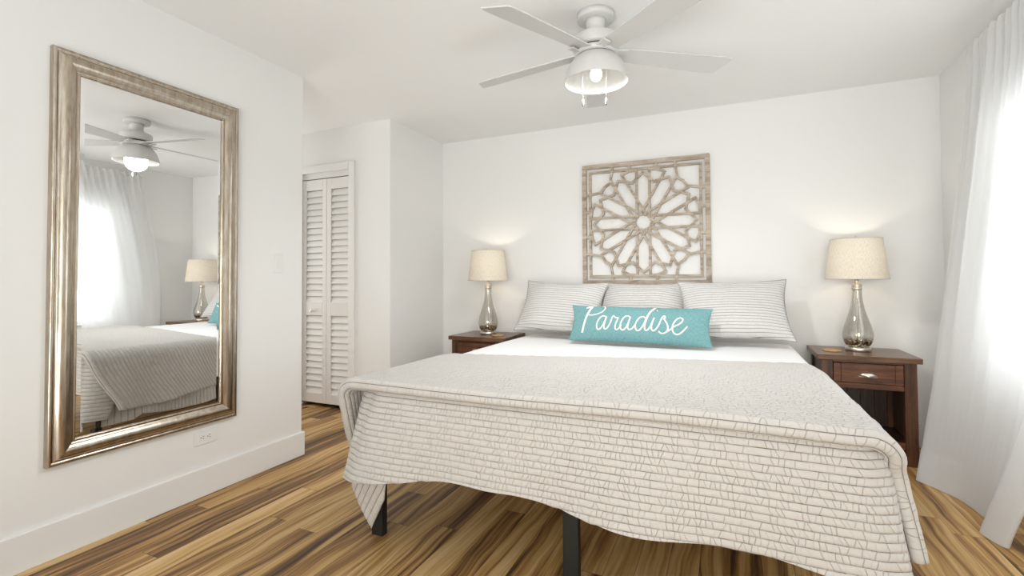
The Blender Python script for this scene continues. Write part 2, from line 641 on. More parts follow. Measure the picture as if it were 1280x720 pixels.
def window(name, a0, a1, z0, z1, plane, axis, cols, sill=True):
    """frame and panes standing in an opening; plane = inner face coordinate, outwards positive"""
    root = bpy.data.objects.new(name, None)
    COL.objects.link(root)
    root['kind'] = 'structure'

    def bx(mb, a, b, lo, hi, zz0, zz1):
        if axis == 'x':
            mb.box((lo, a, zz0), (hi, b, zz1))
        else:
            mb.box((a, lo, zz0), (b, hi, zz1))
    fr = MB()
    lo, hi = (plane + .05, plane + .10) if axis == 'x' else (plane - .10, plane - .05)
    w = .045
    bx(fr, a0, a1, lo, hi, z0, z0 + w)
    bx(fr, a0, a1, lo, hi, z1 - w, z1)
    for k in range(cols + 1):
        c = a0 + (a1 - a0) * k / cols
        c0 = min(max(c - w / 2, a0), a1 - w)
        bx(fr, c0, c0 + w, lo, hi, z0 + w, z1 - w)
    fr.build('window_frame', M['trim'], root)
    pn = MB()
    mid = (lo + hi) / 2
    bx(pn, a0 + .01, a1 - .01, mid - .002, mid + .002, z0 + .01, z1 - .01)
    pn.build('window_pane', M['pane'], root)
    if sill:
        s = MB()
        bx(s, a0 + .002, a1 - .002, plane - .012, plane + .049, z0 + .001, z0 + .014)
        s.build('window_sill', M['trim'], root, .004)
    return root


window('window_1', WY0, WY1, WZ0, WZ1, XR, 'x', 1)
window('added_rear_glazing', PX0, PX1, 0.0, PZ, YR, 'y', 3, False)  # unseen glazed doors, added as a way in for fill light

BH, BT = .147, .015                        # baseboards
def baseboard(name, a, b):
    return structure(name, MB().box((min(a[0], b[0]), min(a[1], b[1]), 0), (max(a[0], b[0]), max(a[1], b[1]), BH)), M['trim'], bevel=.003)


bl = MB().box((XL, YR, 0), (XL + BT, YE + BT, BH)).box((XL - .12, YE, 0), (XL, YE + BT, BH))
structure('baseboard_left', bl, M['trim'], 'white baseboard under the mirror', bevel=.003)
baseboard('baseboard_hall', (XH, YE, 0), (XL - .12, YE + BT, 0))
structure('baseboard_jog', MB().box((XL, YC - BT, 0), (XL + BT, YB - BT, BH)), M['trim'], bevel=.003)
baseboard('baseboard_closet', (DX1 + .06, YC - BT), (XL, YC))
baseboard('baseboard_back', (XL + BT, YB - BT), (XR - BT, YB))
baseboard('baseboard_right', (XR - BT, YR), (XR, YB))
# closet casing
cs = MB()
cs.box((DX1 - .006, YC - .018, 0), (DX1 + .052, YC, DZ + .056))
cs.box((DX0 - .052, YC - .018, 0), (DX0 + .006, YC, DZ + .056))
cs.box((DX0 + .006, YC - .018, DZ - .006), (DX1 - .006, YC, DZ + .056))
structure('trim_1', cs, M['trim'], 'white casing around the closet door', bevel=.004)
cs = MB().box((DX0 + .006, YC + .03, DZ - .05), (DX1 - .006, YC + .06, DZ))
structure('trim_2', cs, M['trim'], 'head track fascia above the louvered door')

# louvered bifold closet door
door = bpy.data.objects.new('door_1', None)
COL.objects.link(door)
door['kind'] = 'structure'
door['label'] = 'white louvered bifold closet door'
door.location = (DX0, YC + .03, 0)
LW = .289
for k in range(2):
    x0 = .009 + k * (LW + .003)
    lf = MB()
    z0, z1 = .034, 2.018
    st = .048
    lf.box((x0, 0, z0), (x0 + st, .030, z1)).box((x0 + LW - st, 0, z0), (x0 + LW, .030, z1))
    lf.box((x0 + st, 0, z1 - .095), (x0 + LW - st, .030, z1)).box((x0 + st, 0, .805), (x0 + LW - st, .030, .925))
    lf.box((x0 + st, 0, z0), (x0 + LW - st, .030, .12))
    leaf = lf.build('door_leaf', M['door'], door, .003)
    lv = MB()
    for za, zb, n in ((.925, z1 - .095, 18), (.12, .805, 12)):
        h = (zb - za) / n
        for i in range(n):
            z = za + i * h
            pr_ = [(.004, z - .004), (.011, z - .005), (.029, z + h - .004), (.022, z + h - .003)]
            lv.prism(pr_, 'x', x0 + st - .003, x0 + LW - st + .003)
    lv.build('louvers', M['door'], leaf)
kb = MB()
kb.lathe([(.0, -.034), (.010, -.034), (.0145, -.029), (.0145, -.023), (.008, -.016), (.006, -.006), (.011, -.001), (.011, .001)], 20)
kob = kb.build('knob', M['chrome'], door)
kob.location = (.144, 0, .845)
kob.rotation_euler = (-PI / 2, 0, 0)

# ------------------------------------------------------------------ bed
BX0, BX1, BY0, BY1 = -1.515, .405, 1.655, 3.78
SZ = .652                                   # top of the sheet
bed = thing('bed_frame', 'black metal platform bed frame with square legs under the quilted mattress', 'bed', ((BX0 + BX1) / 2, BY0, 0))
ox, oy = -(BX0 + BX1) / 2, -BY0


def rel(mb):
    mb.v = [(x + ox, y + oy, z) for x, y, z in mb.v]
    return mb


FZ = .398
for lx in (-1.442, -.562, .30):
    for ly in (1.713, 2.70, 3.66):
        rel(MB().box((lx, ly, 0), (lx + .058, ly + .036, FZ - .06))).build('leg', M['black_metal'], bed, .003)
rl = MB()
for x in (-1.465, .33):
    rl.box((x, 1.705, FZ - .055), (x + .04, 3.72, FZ - .012))
rl.box((-1.465, 1.76, FZ - .055), (.37, 1.795, FZ - .012)).box((-1.465, 3.685, FZ - .065), (.37, 3.72, FZ - .012)).box((-.555, 1.735, FZ - .065), (-.515, 3.685, FZ - .012))
rel(rl).build('rail', M['black_metal'], bed, .003)
sl = MB()
for k in range(12):
    y = 1.70 + k * .180
    sl.box((-1.462, y, FZ - .012), (.368, y + .05, FZ))
rel(sl).build('slats', M['black_metal'], bed)


def rrect(x0, x1, y0, y1, r, n=8):
    out = []
    for cx, cy, a0 in ((x1 - r, y1 - r, 0), (x0 + r, y1 - r, PI / 2), (x0 + r, y0 + r, PI), (x1 - r, y0 + r, 1.5 * PI)):
        for k in range(n + 1):
            a = a0 + PI / 2 * k / n
            out.append((cx + r * math.cos(a), cy + r * math.sin(a)))
    return out


def cushion_block(x0, x1, y0, y1, z0, z1, r, er):
    """rounded mattress block as one grid"""
    rings = []
    prof = [(er, z0), (er * .3, z0 + er * .3), (0, z0 + er)] + [(0, z0 + er + (z1 - z0 - 2 * er) * k / 6) for k in range(1, 6)] + [(0, z1 - er), (er * .12, z1 - er * .5), (er * .4, z1 - er * .18), (er, z1 - .003), (er * 2, z1)]
    for ins, z in prof:
        rings.append([(x, y, z) for x, y in rrect(x0 + ins, x1 - ins, y0 + ins, y1 - ins, max(r - ins * .5, .01))])
    P = np.array(rings).transpose(1, 0, 2)
    mb = MB().grid(P, wrap=True)
    n = P.shape[0]
    m = P.shape[1]
    mb.f.append(tuple(i * m for i in range(n)))
    mb.f.append(tuple(i * m + m - 1 for i in range(n)))
    mb.s += [False, False]
    return mb


mat_o = cushion_block(BX0, BX1, BY0, BY1, FZ, SZ - .008, .15, .035).build('mattress', M['sheet'])
tag(mat_o, 'thick white mattress lying on the black bed frame', 'mattress')

# white sheet draped over the mattress
rng = np.random.RandomState(4)


def wave_noise(X, Y, seed, n=10, f0=2.0, f1=9.0):
    r = np.random.RandomState(seed)
    out = np.zeros_like(X)
    for _ in range(n):
        a = r.uniform(0, 2 * PI)
        f = r.uniform(f0, f1)
        out += np.sin((X * math.cos(a) + Y * math.sin(a)) * f * 2 + r.uniform(0, 7)) / n ** .5
    return out


def side_path(s, x0, x1, ztop, er, out):
    """s = signed distance across the bed from its centre line: returns x, z, nx, nz (over the top, round the edge, down the side)"""
    c = (x0 + x1) / 2
    hw = (x1 - x0) / 2
    sg = np.sign(s)
    a = np.abs(s)
    flat = hw - er
    arc = er * PI / 2
    x = np.where(a < flat, a, 0)
    z = np.full_like(a, ztop)
    nx = np.zeros_like(a)
    nz = np.ones_like(a)
    t = np.clip((a - flat) / er, 0, PI / 2)
    on = (a >= flat) & (a < flat + arc)
    x = np.where(on, flat + er * np.sin(t), x)
    z = np.where(on, ztop - er + er * np.cos(t), z)
    nx = np.where(on, np.sin(t), nx)
    nz = np.where(on, np.cos(t), nz)
    dn = a >= flat + arc
    d = np.maximum(a - flat - arc, 0)
    x = np.where(dn, hw + out * d, x)
    z = np.where(dn, ztop - er - d, z)
    nx = np.where(dn, 1.0, nx)
    nz = np.where(dn, 0.05, nz)
    return c + sg * x, z, sg * nx, nz


ns, nt = 150, 90
half = (BX1 - BX0) / 2
S = np.linspace(-(half + .26), half + .26, ns)[:, None] * np.ones((1, nt))
T = np.linspace(2.2, BY1 + .015, nt)[None, :] * np.ones((ns, 1))
x, z, nx, nz = side_path(S, BX0 - .006, BX1 + .006, SZ, .04, .02)
wv = wave_noise(S, T, 3, 12, 1.5, 6) * .0022
drop = np.clip((np.abs(S) - half) / .26, 0, 1)
fold = drop * .010 * (np.sin(T * 19 + np.sign(S)) + .6 * np.sin(T * 37 + 1))
h = wv + fold + .004
P = np.stack([x + nx * h, T, z + nz * h], -1)
sheet = MB().grid(P).build('flat_sheet', M['sheet'])
sm = sheet.modifiers.new('thick', 'SOLIDIFY')
sm.thickness = .003
sm.offset = 1
tag(sheet, 'plain white sheet showing between the quilt and the pillows, hanging down the mattress sides', 'bed sheet')

# quilt folded in half over the foot of the bed
quilt = thing('quilt', 'light grey channel-stitched quilt folded double over the foot of the bed', 'quilt', (-.555, 1.62, SZ))
QX, QY, QZ = -.555, 1.62, SZ
STEP = .0232


def ridge(v, amp, step):
    fr = np.abs(((v / step) % 1.0) - .5) * 2
    return amp * (1 - fr ** 3.0)


def add_quilt(mb, P, UV, amp=.0032, step=STEP, flip=1):
    du = np.gradient(P, axis=0)
    dv = np.gradient(P, axis=1)
    N = np.cross(du, dv) * flip
    N /= np.linalg.norm(N, axis=-1, keepdims=True) + 1e-12
    puck = wave_noise(UV[..., 0] * 14, UV[..., 1] * 5, 8, 14, 2, 7)
    P = P + N * (ridge(UV[..., 1], amp, step) * (1 + .22 * puck))[..., None]
    mb.grid(P - np.array([QX, QY, QZ]), UV)


# upper folded layer: t profile from the head edge to the rolled fold at the foot and back under
zq = SZ + .022
er = .075
x0q, x1q = BX0 - .016, BX1 + .016
hq = (x1q - x0q) / 2
LL, LR = .335, .335
ns = 230
s1 = np.linspace(-(hq - er + er * PI / 2 + LL - er), hq - er + er * PI / 2 + LR - er, ns)
fr_ = .017
prof = []                                    # (distance ahead of the head edge as fraction or absolute, height, arclength)
nt = 330
sx = np.linspace(0, 1, nt)
rng = np.random.RandomState(2)
P = np.zeros((ns, nt + 26, 3))
UV = np.zeros((ns, nt + 26, 2))
xs, zs, nxs, nzs = side_path(s1, x0q, x1q, zq, er, np.where(s1 > 0, .27, .15))
dfrac = np.clip((np.abs(s1) - (hq - er * .3)) / (LL), 0, 1)
sgn = np.sign(s1)
yf = np.where(sgn < 0, 1.605 + .012 * np.clip((s1 + hq) / hq, 0, 1) + .16 * dfrac ** 1.3, 1.612 + .075 * np.minimum(dfrac * 3, 1) - .02 * dfrac ** 2)
yf = np.where(np.abs(s1) < hq * .93, 1.604 + .008 * np.sin(s1 * 5), yf)
# smooth yf a little
ker = np.hanning(15)
ker /= ker.sum()
yf = np.convolve(np.pad(yf, 7, mode='edge'), ker, 'valid')
yh = 2.455 + (xs + 1.5) * .205
yh = np.where(sgn < 0, yh - .05 * dfrac, yh)
for i in range(ns):
    t = yh[i] + (yf[i] + fr_ - yh[i]) * sx
    ang = np.linspace(0, PI, 15)[1:]
    y2 = (yf[i] + fr_) - fr_ * np.sin(ang)
    h2 = fr_ * np.cos(ang) - fr_
    y3 = np.linspace(yf[i] + fr_, yf[i] + .14, 13)[1:]
    yy = np.concatenate([t, y2, y3])
    hh = np.concatenate([np.zeros(nt), h2 * 1.0, np.full(12, -2 * fr_)]) + .018
    # puffy upper surface near the fold, thin at the head edge
    hh = hh + np.where(np.arange(nt + 26) < nt, -.010 * np.clip((sx.tolist() + [1] * 26 - np.array(0.0)), 0, 1) * 0, 0)
    hh[:nt] -= .013 * np.clip(1 - sx * 6, 0, 1)
    arc = np.concatenate([[0], np.cumsum(np.hypot(np.diff(yy), np.diff(hh)))])
    w = wave_noise(np.full(nt + 26, s1[i]), yy, 21, 10, 1.2, 4.0) * .003
    wf = dfrac[i] * (.016 * np.sin(yy * 15.5 + 1.0 * sgn[i] + 2 * dfrac[i]) + .008 * np.sin(yy * 29))
    lat = (w + wf)
    P[i, :, 0] = xs[i] + nxs[i] * (hh + lat)
    P[i, :, 1] = yy
    P[i, :, 2] = zs[i] + nzs[i] * (hh + lat * (1 if nzs[i] > .5 else .2)) - (dfrac[i] ** 4) * .022 * np.sin(yy * 7.0 + .8) * (1 if sgn[i] < 0 else 0)
    UV[i, :, 0] = s1[i]
    UV[i, :, 1] = arc - arc[nt - 1] + .004
mb = MB()
add_quilt(mb, P, UV, flip=-1)
up = mb.build('folded_layer', M['quilt'], quilt, fix=False)
sm = up.modifiers.new('thick', 'SOLIDIFY')
sm.thickness = .006
sm.offset = -1

# lower layer hanging down over the foot
mb = MB()
nu, nv = 214, 190
hemx = np.array([-1.53, -1.47, -1.40, -1.20, -1.05, -.95, -.80, -.70, -.58, -.48, -.36, -.26, -.10, .05, .18, .30, .38, .45, .52])
hemz = np.array([.270, .278, .284, .312, .338, .346, .342, .346, .338, .322, .306, .300, .304, .308, .302, .284, .262, .225, .18])
U = np.linspace(-.07, 1.06, nu)
Uc = np.clip(U, 0, 1)
topx = -1.385 + Uc * (.383 + 1.385)
botx = -1.475 + Uc * (.452 + 1.475)
hz = np.interp(botx, hemx, hemz)
hz = np.convolve(np.pad(hz, 4, mode='edge'), np.ones(9) / 9, 'valid')
P = np.zeros((nu, nv, 3))
UV = np.zeros((nu, nv, 2))
flat_n = 26
for i in range(nu):
    c = max(0, abs(Uc[i] - .5) * 2 - .92) / .08           # turning the corner at either end
    yc = .030 * c ** 2
    tl, tr_ = max(0, -U[i]) / .07, max(0, U[i] - 1) / .06  # going back along the side, under the upper layer
    yc += (2 - math.cos(tl * PI / 2) - math.cos(tr_ * PI / 2)) * .19
    yt = np.linspace(1.95, 1.668, flat_n, endpoint=False)
    ang = np.linspace(0, PI / 2, 12, endpoint=False)
    d = np.linspace(0, SZ + .004 - .03 - hz[i], nv - flat_n - 12)
    dn = d / d[-1]
    wob = (.016 * np.sin(botx[i] * 6.3 + .6) + .011 * np.sin(botx[i] * 12.1 + 2.0)) * dn ** 1.2
    yy = np.concatenate([yt, 1.668 - .03 * np.sin(ang), 1.638 - .05 * dn ** .8 + wob])
    zz = np.concatenate([np.full(flat_n, SZ + .006), SZ + .006 - .03 + .03 * np.cos(ang), SZ + .006 - .03 - d])
    fx = np.concatenate([np.zeros(flat_n + 12), dn])
    P[i, :, 0] = topx[i] + (botx[i] - topx[i]) * fx - math.sin(tl * PI / 2) * (.135 - .09 * fx) + math.sin(tr_ * PI / 2) * (.038 - .05 * fx)
    P[i, :, 1] = yy + yc * (1 - .4 * fx)
    P[i, :, 2] = zz
    UV[i, :, 0] = botx[i] - tl * .2 + tr_ * .2
    UV[i, :, 1] = np.concatenate([[0], np.cumsum(np.hypot(np.diff(yy), np.diff(zz)))])
add_quilt(mb, P, UV, flip=-1)
# side panels of the lower layer
for sg, xx in ((-1, BX0 - .010), (1, BX1 + .010)):
    nu, nv = 60, 220
    Y = np.linspace(1.74 if sg < 0 else 1.78, 2.36 if sg < 0 else 2.7, nv)
    P = np.zeros((nu, nv, 3))
    UV = np.zeros((nu, nv, 2))
    for j in range(nv):
        k = np.clip((1.88 - Y[j]) / .15, 0, 1)
        hem = (.262 + .02 * math.sin(Y[j] * 8)) * (1 - k) + (.10 if sg < 0 else .12) * k
        d = np.linspace(0, SZ - .01 - hem, nu)
        dn = d / d[-1]
        P[:, j, 0] = xx + sg * (.03 * dn + .014 * dn * math.sin(Y[j] * 17)) - sg * k * .10 * (1 - .3 * dn)
        P[:, j, 1] = Y[j] - .05 * dn * k
        P[:, j, 2] = SZ - .01 - d
        UV[:, j, 0] = d
        UV[:, j, 1] = Y[j]
    add_quilt(mb, P, UV, flip=-1 if sg < 0 else 1)
# the corner of the quilt turned under at the foot, its tip hanging by the leg
A, B, D = np.array([-1.470, 1.612, .292]), np.array([-1.385, 1.650, .072]), np.array([-1.300, 1.640, .295])
E2 = np.array([-1.318, 1.648, .200])
nu, nv = 30, 70
P = np.zeros((nu, nv, 3))
UV = np.zeros((nu, nv, 2))
for i in range(nu):
    a = i / (nu - 1)
    for j in range(nv):
        b = j / (nv - 1)
        left = A + (B - A) * b + np.array([.012, 0, 0]) * math.sin(b * PI) * -1
        right = D + (E2 - D) * min(b / .45, 1) if b < .45 else E2 + (B - E2) * ((b - .45) / .55)
        q = left + (right - left) * a
        q[1] -= .012 * math.sin(a * PI) * (1 - b)
        P[i, j] = q
        dv = q - A
        UV[i, j] = (dv[2] * .55 + dv[0] * .83, dv[0] * .80 - dv[2] * .45) if True else (0, 0)
add_quilt(mb, P, UV, flip=-1, amp=.0025)
lo = mb.build('hanging_layer', M['quilt'], quilt, fix=False)
sm = lo.modifiers.new('thick', 'SOLIDIFY')
sm.thickness = .006
sm.offset = -1


# ------------------------------------------------------------------ pillows
def pillow_surface(u, v, w, h, th, pinch, side):
    """u, v in [-1, 1]; local x across, z up from the lower edge, y depth (front is negative)"""
    ed = np.clip((1 - u ** 4) * (1 - v ** 4), 0, 1)
    puff = np.clip((1 - u ** 2) ** .55 * (1 - v ** 2) ** .55, 0, 1)
    x = u * w / 2 * (1 - pinch * (1 - v ** 2) ** 1 * np.abs(u) ** 3)
    z = v * h / 2 * (1 - pinch * 1.0 * (1 - u ** 2) * np.abs(v) ** 3)
    y = side * th / 2 * puff
    return x, y, z + h / 2


def pillow_mesh(w, h, th, pinch, seed, quilted=0.0, nu=90, nv=70, wr=.006):
    mb = MB()
    for side in (-1, 1):
        a = np.sin(np.linspace(-PI / 2, PI / 2, nu))
        b = np.sin(np.linspace(-PI / 2, PI / 2, nv))
        u, v = np.meshgrid(a, b, indexing='ij')
        x, y, z = pillow_surface(u, v, w, h, th, pinch, side)
        msk = np.clip((1 - u ** 2) * (1 - v ** 2) * 4, 0, 1)
        y = y + side * msk * wave_noise(x * 3, z * 3, seed + side, 9, 1.2, 5) * wr
        if quilted:
            y = y + side * np.clip(msk * 3, 0, 1) * ridge(z, .003, quilted)
        mb.grid(np.stack([x, y, z], -1), np.stack([x, z], -1))
    return mb


def sham(label, loc, rot, seed, w=.69, h=.455, th=.17):
    t = thing('pillow', label, 'pillow', loc, group='grey quilted pillows against the wall')
    t.rotation_euler = rot
    o = pillow_mesh(w, h, th, .10, seed, .0205).build('pillow_body', M['sham'], t)
    pp = MB()
    pts = []
    for k in range(120):
        q = k / 120 * 4
        sd, f = int(q), (q % 1) * 2 - 1
        u, v = ((f, -1), (1, f), (-f, 1), (-1, -f))[sd]
        x, y, z = pillow_surface(np.array(u * 1.0), np.array(v * 1.0), w + .006, h + .006, th, .10, 1)
        pts.append((float(x), 0.0, float(z) - .003))
    pp.tube(pts + [pts[0]], .0032, 6)
    pp.build('piping', M['sham_dark'], t)
    return t


M['sham_dark'] = plain('grey_piping', (0.40, 0.385, 0.37), 0.9)
LEAN = math.radians(-32)
ZP = SZ + .055
sham('grey quilted pillow between the two outer pillows, mostly hidden behind the teal cushion', (-.583, 3.585, ZP), (LEAN, 0, 0), 5, .66, .445, .15)
sham('grey quilted pillow at the head of the bed, nearest the louvered closet', (-1.205, 3.51, ZP), (LEAN, math.radians(1.5), math.radians(-4)), 9, .69, .455, .17)
sham('grey quilted pillow nearest the curtain, beside the nightstand with the open shelf', (.052, 3.51, ZP), (LEAN, math.radians(-1), math.radians(5)), 14, .70, .46, .17)

lum = thing('cushion', 'long teal cushion with cream script lettering, lying against the grey pillows', 'cushion', (-.555, 3.29, SZ + .03))
lum.rotation_euler = (math.radians(-24), math.radians(.5), math.radians(0))
LW_, LH_, LT_ = .945, .262, .15
pillow_mesh(LW_, LH_, LT_, .05, 31, 0, 90, 50, .004).build('cushion_body', M['teal'], lum)
# script lettering, traced as pen strokes in pixels of the cushion front (corners: left 62, right 1188; top 72, bottom 342)
strokes = [
    ([(196, 106), (206, 96), (222, 88), (240, 84), (232, 97), (214, 103)], 7),
    ([(250, 90), (232, 120), (208, 165), (190, 215), (181, 260), (178, 288)], 15),
    ([(196, 106), (225, 90), (265, 80), (310, 78), (345, 86), (362, 104), (354, 128), (325, 148), (285, 160), (245, 164), (215, 158)], 9),
    ([(384, 184), (365, 174), (340, 178), (318, 202), (306, 235), (312, 262), (330, 268), (352, 250), (372, 215), (385, 180), (374, 220), (368, 250), (378, 266), (398, 258), (420, 225), (434, 180)], 9),
    ([(434, 180), (446, 176), (462, 188), (482, 190), (468, 225), (461, 255), (470, 270), (492, 262), (512, 238)], 9),
    ([(578, 184), (560, 176), (535, 182), (514, 208), (503, 240), (510, 266), (528, 272), (550, 254), (568, 220), (580, 182), (568, 225), (562, 254), (574, 268), (596, 262), (622, 236)], 9),
    ([(698, 190), (678, 180), (652, 188), (630, 214), (621, 246), (630, 270), (650, 272), (674, 250), (694, 214), (722, 150), (752, 104), (764, 94), (756, 112), (728, 150), (706, 200), (693, 245), (700, 270), (722, 264), (744, 232), (764, 186)], 9),
    ([(764, 186), (750, 225), (745, 256), (756, 272), (778, 264), (802, 232), (822, 186), (838, 172), (846, 182), (836, 194)], 9),
    ([(834, 190), (852, 212), (868, 240), (866, 268), (846, 286), (818, 288), (800, 276)], 9),
    ([(846, 286), (880, 268), (912, 244), (950, 226), (975, 204), (976, 186), (956, 180), (930, 194), (908, 226), (902, 258), (914, 284), (942, 292), (976, 274), (1016, 236)], 9),
    ([(777, 130), (783, 127)], 11),
]


def cushion_pt(px, py, off):
    u = np.clip((px - 62) / (1188 - 62) * 2 - 1, -.99, .99)
    v = np.clip(1 - (py - 72 - (px - 62) * .022) / 262 * 2, -.97, .97)
    x, y, z = pillow_surface(np.array(u), np.array(v), LW_, LH_, LT_, .05, -1)
    msk = np.clip((1 - u ** 2) * (1 - v ** 2) * 4, 0, 1)
    y = y - msk * wave_noise(x * 3, z * 3, 30, 9, 1.2, 5) * .004
    return np.stack([x, y - off, z], -1)


lm = MB()
for pts, wd in strokes:
    c = crom(pts, 7)
    tg = np.gradient(c, axis=0)
    nn = np.stack([-tg[:, 1], tg[:, 0]], -1)
    nn /= np.linalg.norm(nn, axis=-1, keepdims=True) + 1e-9
    cal = 1.3 * wd * (.72 + .28 * np.abs(tg[:, 1]) / (np.linalg.norm(tg, axis=-1) + 1e-9))
    rows = []
    for k, off in ((-.5, .0005), (-.3, .0022), (0, .0028), (.3, .0022), (.5, .0005)):
        e = c + nn * cal[:, None] * k
        rows.append(cushion_pt(e[:, 0], e[:, 1], off))
    lm.grid(np.stack(rows, 1))
lm.build('lettering', M['letter'], lum, fix=False)


# ------------------------------------------------------------------ nightstands
NW, ND, NH = .525, .445, .640


def nightstand(label, loc):
    t = thing('nightstand', label, 'nightstand', loc, group='dark wood nightstands beside the bed')
    # local: x across (0 = centre), y from 0 (front of the top) to ND (back), z up
    hw = NW / 2
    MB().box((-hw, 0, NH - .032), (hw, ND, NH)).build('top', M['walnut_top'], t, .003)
    p = .062
    i = .022
    for sx_ in (-1, 1):
        for y0 in (i, ND - i - p * .7):
            xa, xb = sorted((sx_ * (hw - i), sx_ * (hw - i - p)))
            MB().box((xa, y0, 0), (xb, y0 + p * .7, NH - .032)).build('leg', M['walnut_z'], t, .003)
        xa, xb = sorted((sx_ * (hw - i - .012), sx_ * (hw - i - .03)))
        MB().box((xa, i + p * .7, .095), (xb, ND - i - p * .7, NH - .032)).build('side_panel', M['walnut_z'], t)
    xi = hw - i - p
    for za, zb in ((NH - .046, NH - .032), (.438, .470), (.095, .135)):
        MB().box((-xi, i + .004, za), (xi, i + .03, zb)).build('rail', M['walnut_x'], t, .002)
    bp = MB()
    nb = 5
    for k in range(nb):
        a = -xi - .01 + (2 * xi + .02) * k / nb
        bp.box((a + .0015, ND - i - .03, .11), (a + (2 * xi + .02) / nb - .0015, ND - i - .015, .45))
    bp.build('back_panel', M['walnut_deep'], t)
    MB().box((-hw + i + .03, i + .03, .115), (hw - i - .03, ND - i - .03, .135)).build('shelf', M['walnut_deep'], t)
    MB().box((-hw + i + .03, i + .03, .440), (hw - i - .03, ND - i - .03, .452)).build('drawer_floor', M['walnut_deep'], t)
    d = MB()
    dz0, dz1 = .473, NH - .049
    e = .042
    d.box((-xi + .003, i + .001, dz0), (-xi + e - .001, i + .02, dz1)).box((xi - e + .001, i + .001, dz0), (xi - .003, i + .02, dz1))
    d.box((-xi + e + .001, i + .001, dz0), (xi - e - .001, i + .02, dz1)).box((-xi + .006, i + .006, dz0 + .003), (xi - .006, i + .03, dz1 - .003))
    dr = d.build('drawer', M['walnut_x'], t, .0015)
    # cup pull: half dome open underneath
    na, nb_ = 21, 9
    P = np.zeros((na, nb_, 3))
    for a in range(na):
        th = PI * a / (na - 1)
        for b in range(nb_):
            ph = PI / 2 * b / (nb_ - 1)
            P[a, b] = (.047 * math.cos(th) * math.cos(ph * .0 + 0) * (1 - .0 * ph) * math.cos(ph) ** .35, i - .024 * math.sin(ph) ** .8 * math.sin(th) ** .45 + .001, .517 + .030 * math.sin(th) * math.cos(ph) ** .9 - .004)
    cp = MB().grid(P)
    cp.box((-.047, i - .003, .5115), (.047, i + .001, .5145))
    cu = cp.build('cup_pull', M['nickel'], dr, fix=False)
    sm = cu.modifiers.new('thick', 'SOLIDIFY')
    sm.thickness = .0015
    return t


RNX, LNX, NFY = .777, -1.905, 3.545
nightstand('dark wood nightstand with silver cup pull and open shelf, between bed and curtain', (RNX, NFY, 0))
nightstand('dark wood nightstand in the corner by the return wall, mostly hidden behind the bed', (LNX, NFY, 0))


# ------------------------------------------------------------------ table lamps
def table_lamp(label, loc):
    t = thing('table_lamp', label, 'lamp', loc, group='matching mercury glass table lamps')
    MB().lathe([(.0, .0), (.068, .0), (.071, .003), (.071, .022), (.066, .027), (.0, .027)], 48).build('foot', M['nickel'], t)
    prof = [(.052, .027), (.068, .042), (.079, .065), (.0845, .092), (.084, .118), (.077, .152), (.065, .192), (.052, .232), (.041, .272), (.033, .312), (.0285, .352), (.0265, .385), (.027, .398)]
    pr_ = crom(prof, 4)
    vs = MB().lathe([(float(r), float(z)) for r, z in pr_], 48, cap=False).build('glass_body', M['mercury'], t)
    MB().lathe([(.027, .396), (.031, .399), (.031, .412), (.027, .415), (.030, .418), (.030, .430), (.020, .434), (.012, .440), (.012, .462), (.017, .464), (.017, .520), (.0, .520)], 28).build('socket', M['nickel'], t)
    MB().lathe([(.0, .030), (.0035, .030), (.0035, .396), (.0, .396)], 10).build('rod', M['nickel'], t)
    z0, z1, r0, r1 = .468, .728, .1745, .1425
    sp = MB().lathe([(r0, z0), (r1, z1)], 64, cap=False)
    sh = sp.build('lamp_shade', M['shade'], t, fix=False)
    for r, z in ((r0, z0), (r1, z1)):
        tr = MB().tube([(r * math.cos(2 * PI * k / 48), r * math.sin(2 * PI * k / 48), z) for k in range(49)], .0028, 6)
        tr.build('shade_trim', M['shade_trim'], sh)
    hp = MB()
    for k in range(3):
        a = 2 * PI * k / 3 + .4
        hp.tube([(.008 * math.cos(a), .008 * math.sin(a), .716), (r1 * math.cos(a), r1 * math.sin(a), z1 - .004)], .0016, 6)
    hp.tube([(.016, 0, .515), (.048, 0, .56), (.05, 0, .64), (.02, 0, .705), (0, 0, .716)], .0016, 6)
    hp.tube([(-.016, 0, .515), (-.048, 0, .56), (-.05, 0, .64), (-.02, 0, .705), (0, 0, .716)], .0016, 6)
    hp.build('harp', M['nickel'], t)
    MB().lathe([(.0, .712), (.006, .712), (.005, .730), (.009, .735), (.0095, .742), (.006, .749), (.0, .751)], 18).build('finial', M['nickel'], t)
    MB().lathe([(.0, .632), (.012, .630), (.026, .618), (.030, .600), (.027, .578), (.016, .548), (.013, .522), (.0, .521)], 24).build('bulb', M['bulb'], t)
    ld = bpy.data.lights.new('lamp_light', 'POINT')
    ld.energy = LAMP_W
    ld.color = (1.0, 0.88, 0.72)
    ld.shadow_soft_size = .03
    lo_ = bpy.data.objects.new('lamp_light', ld)
    COL.objects.link(lo_)
    lo_.parent = t
    lo_.location = (0, 0, .605)
    return t


LAMP_W = 21.0
M['shade_trim'] = plain('shade_edge_tape', (0.62, 0.55, 0.45), 0.9)
table_lamp('mercury glass lamp with a lit drum shade on the nightstand near the curtain', (.778, 3.80, NH))
table_lamp('mercury glass lamp with a lit drum shade on the corner nightstand near the closet', (-1.905, 3.78, NH))


def coaster(label, loc):
    o = MB().lathe([(.0, .0), (.050, .0), (.052, .0015), (.052, .0065), (.050, .008), (.0, .008)], 40).build('coaster', M['cork'])
    o.location = loc
    return tag(o, label, 'coaster', 'round coasters on the nightstands')


coaster('round tan coaster beside the lamp on the nightstand near the curtain', (.622, 3.735, NH))
coaster('round tan coaster beside the lamp on the corner nightstand', (-1.775, 3.70, NH))

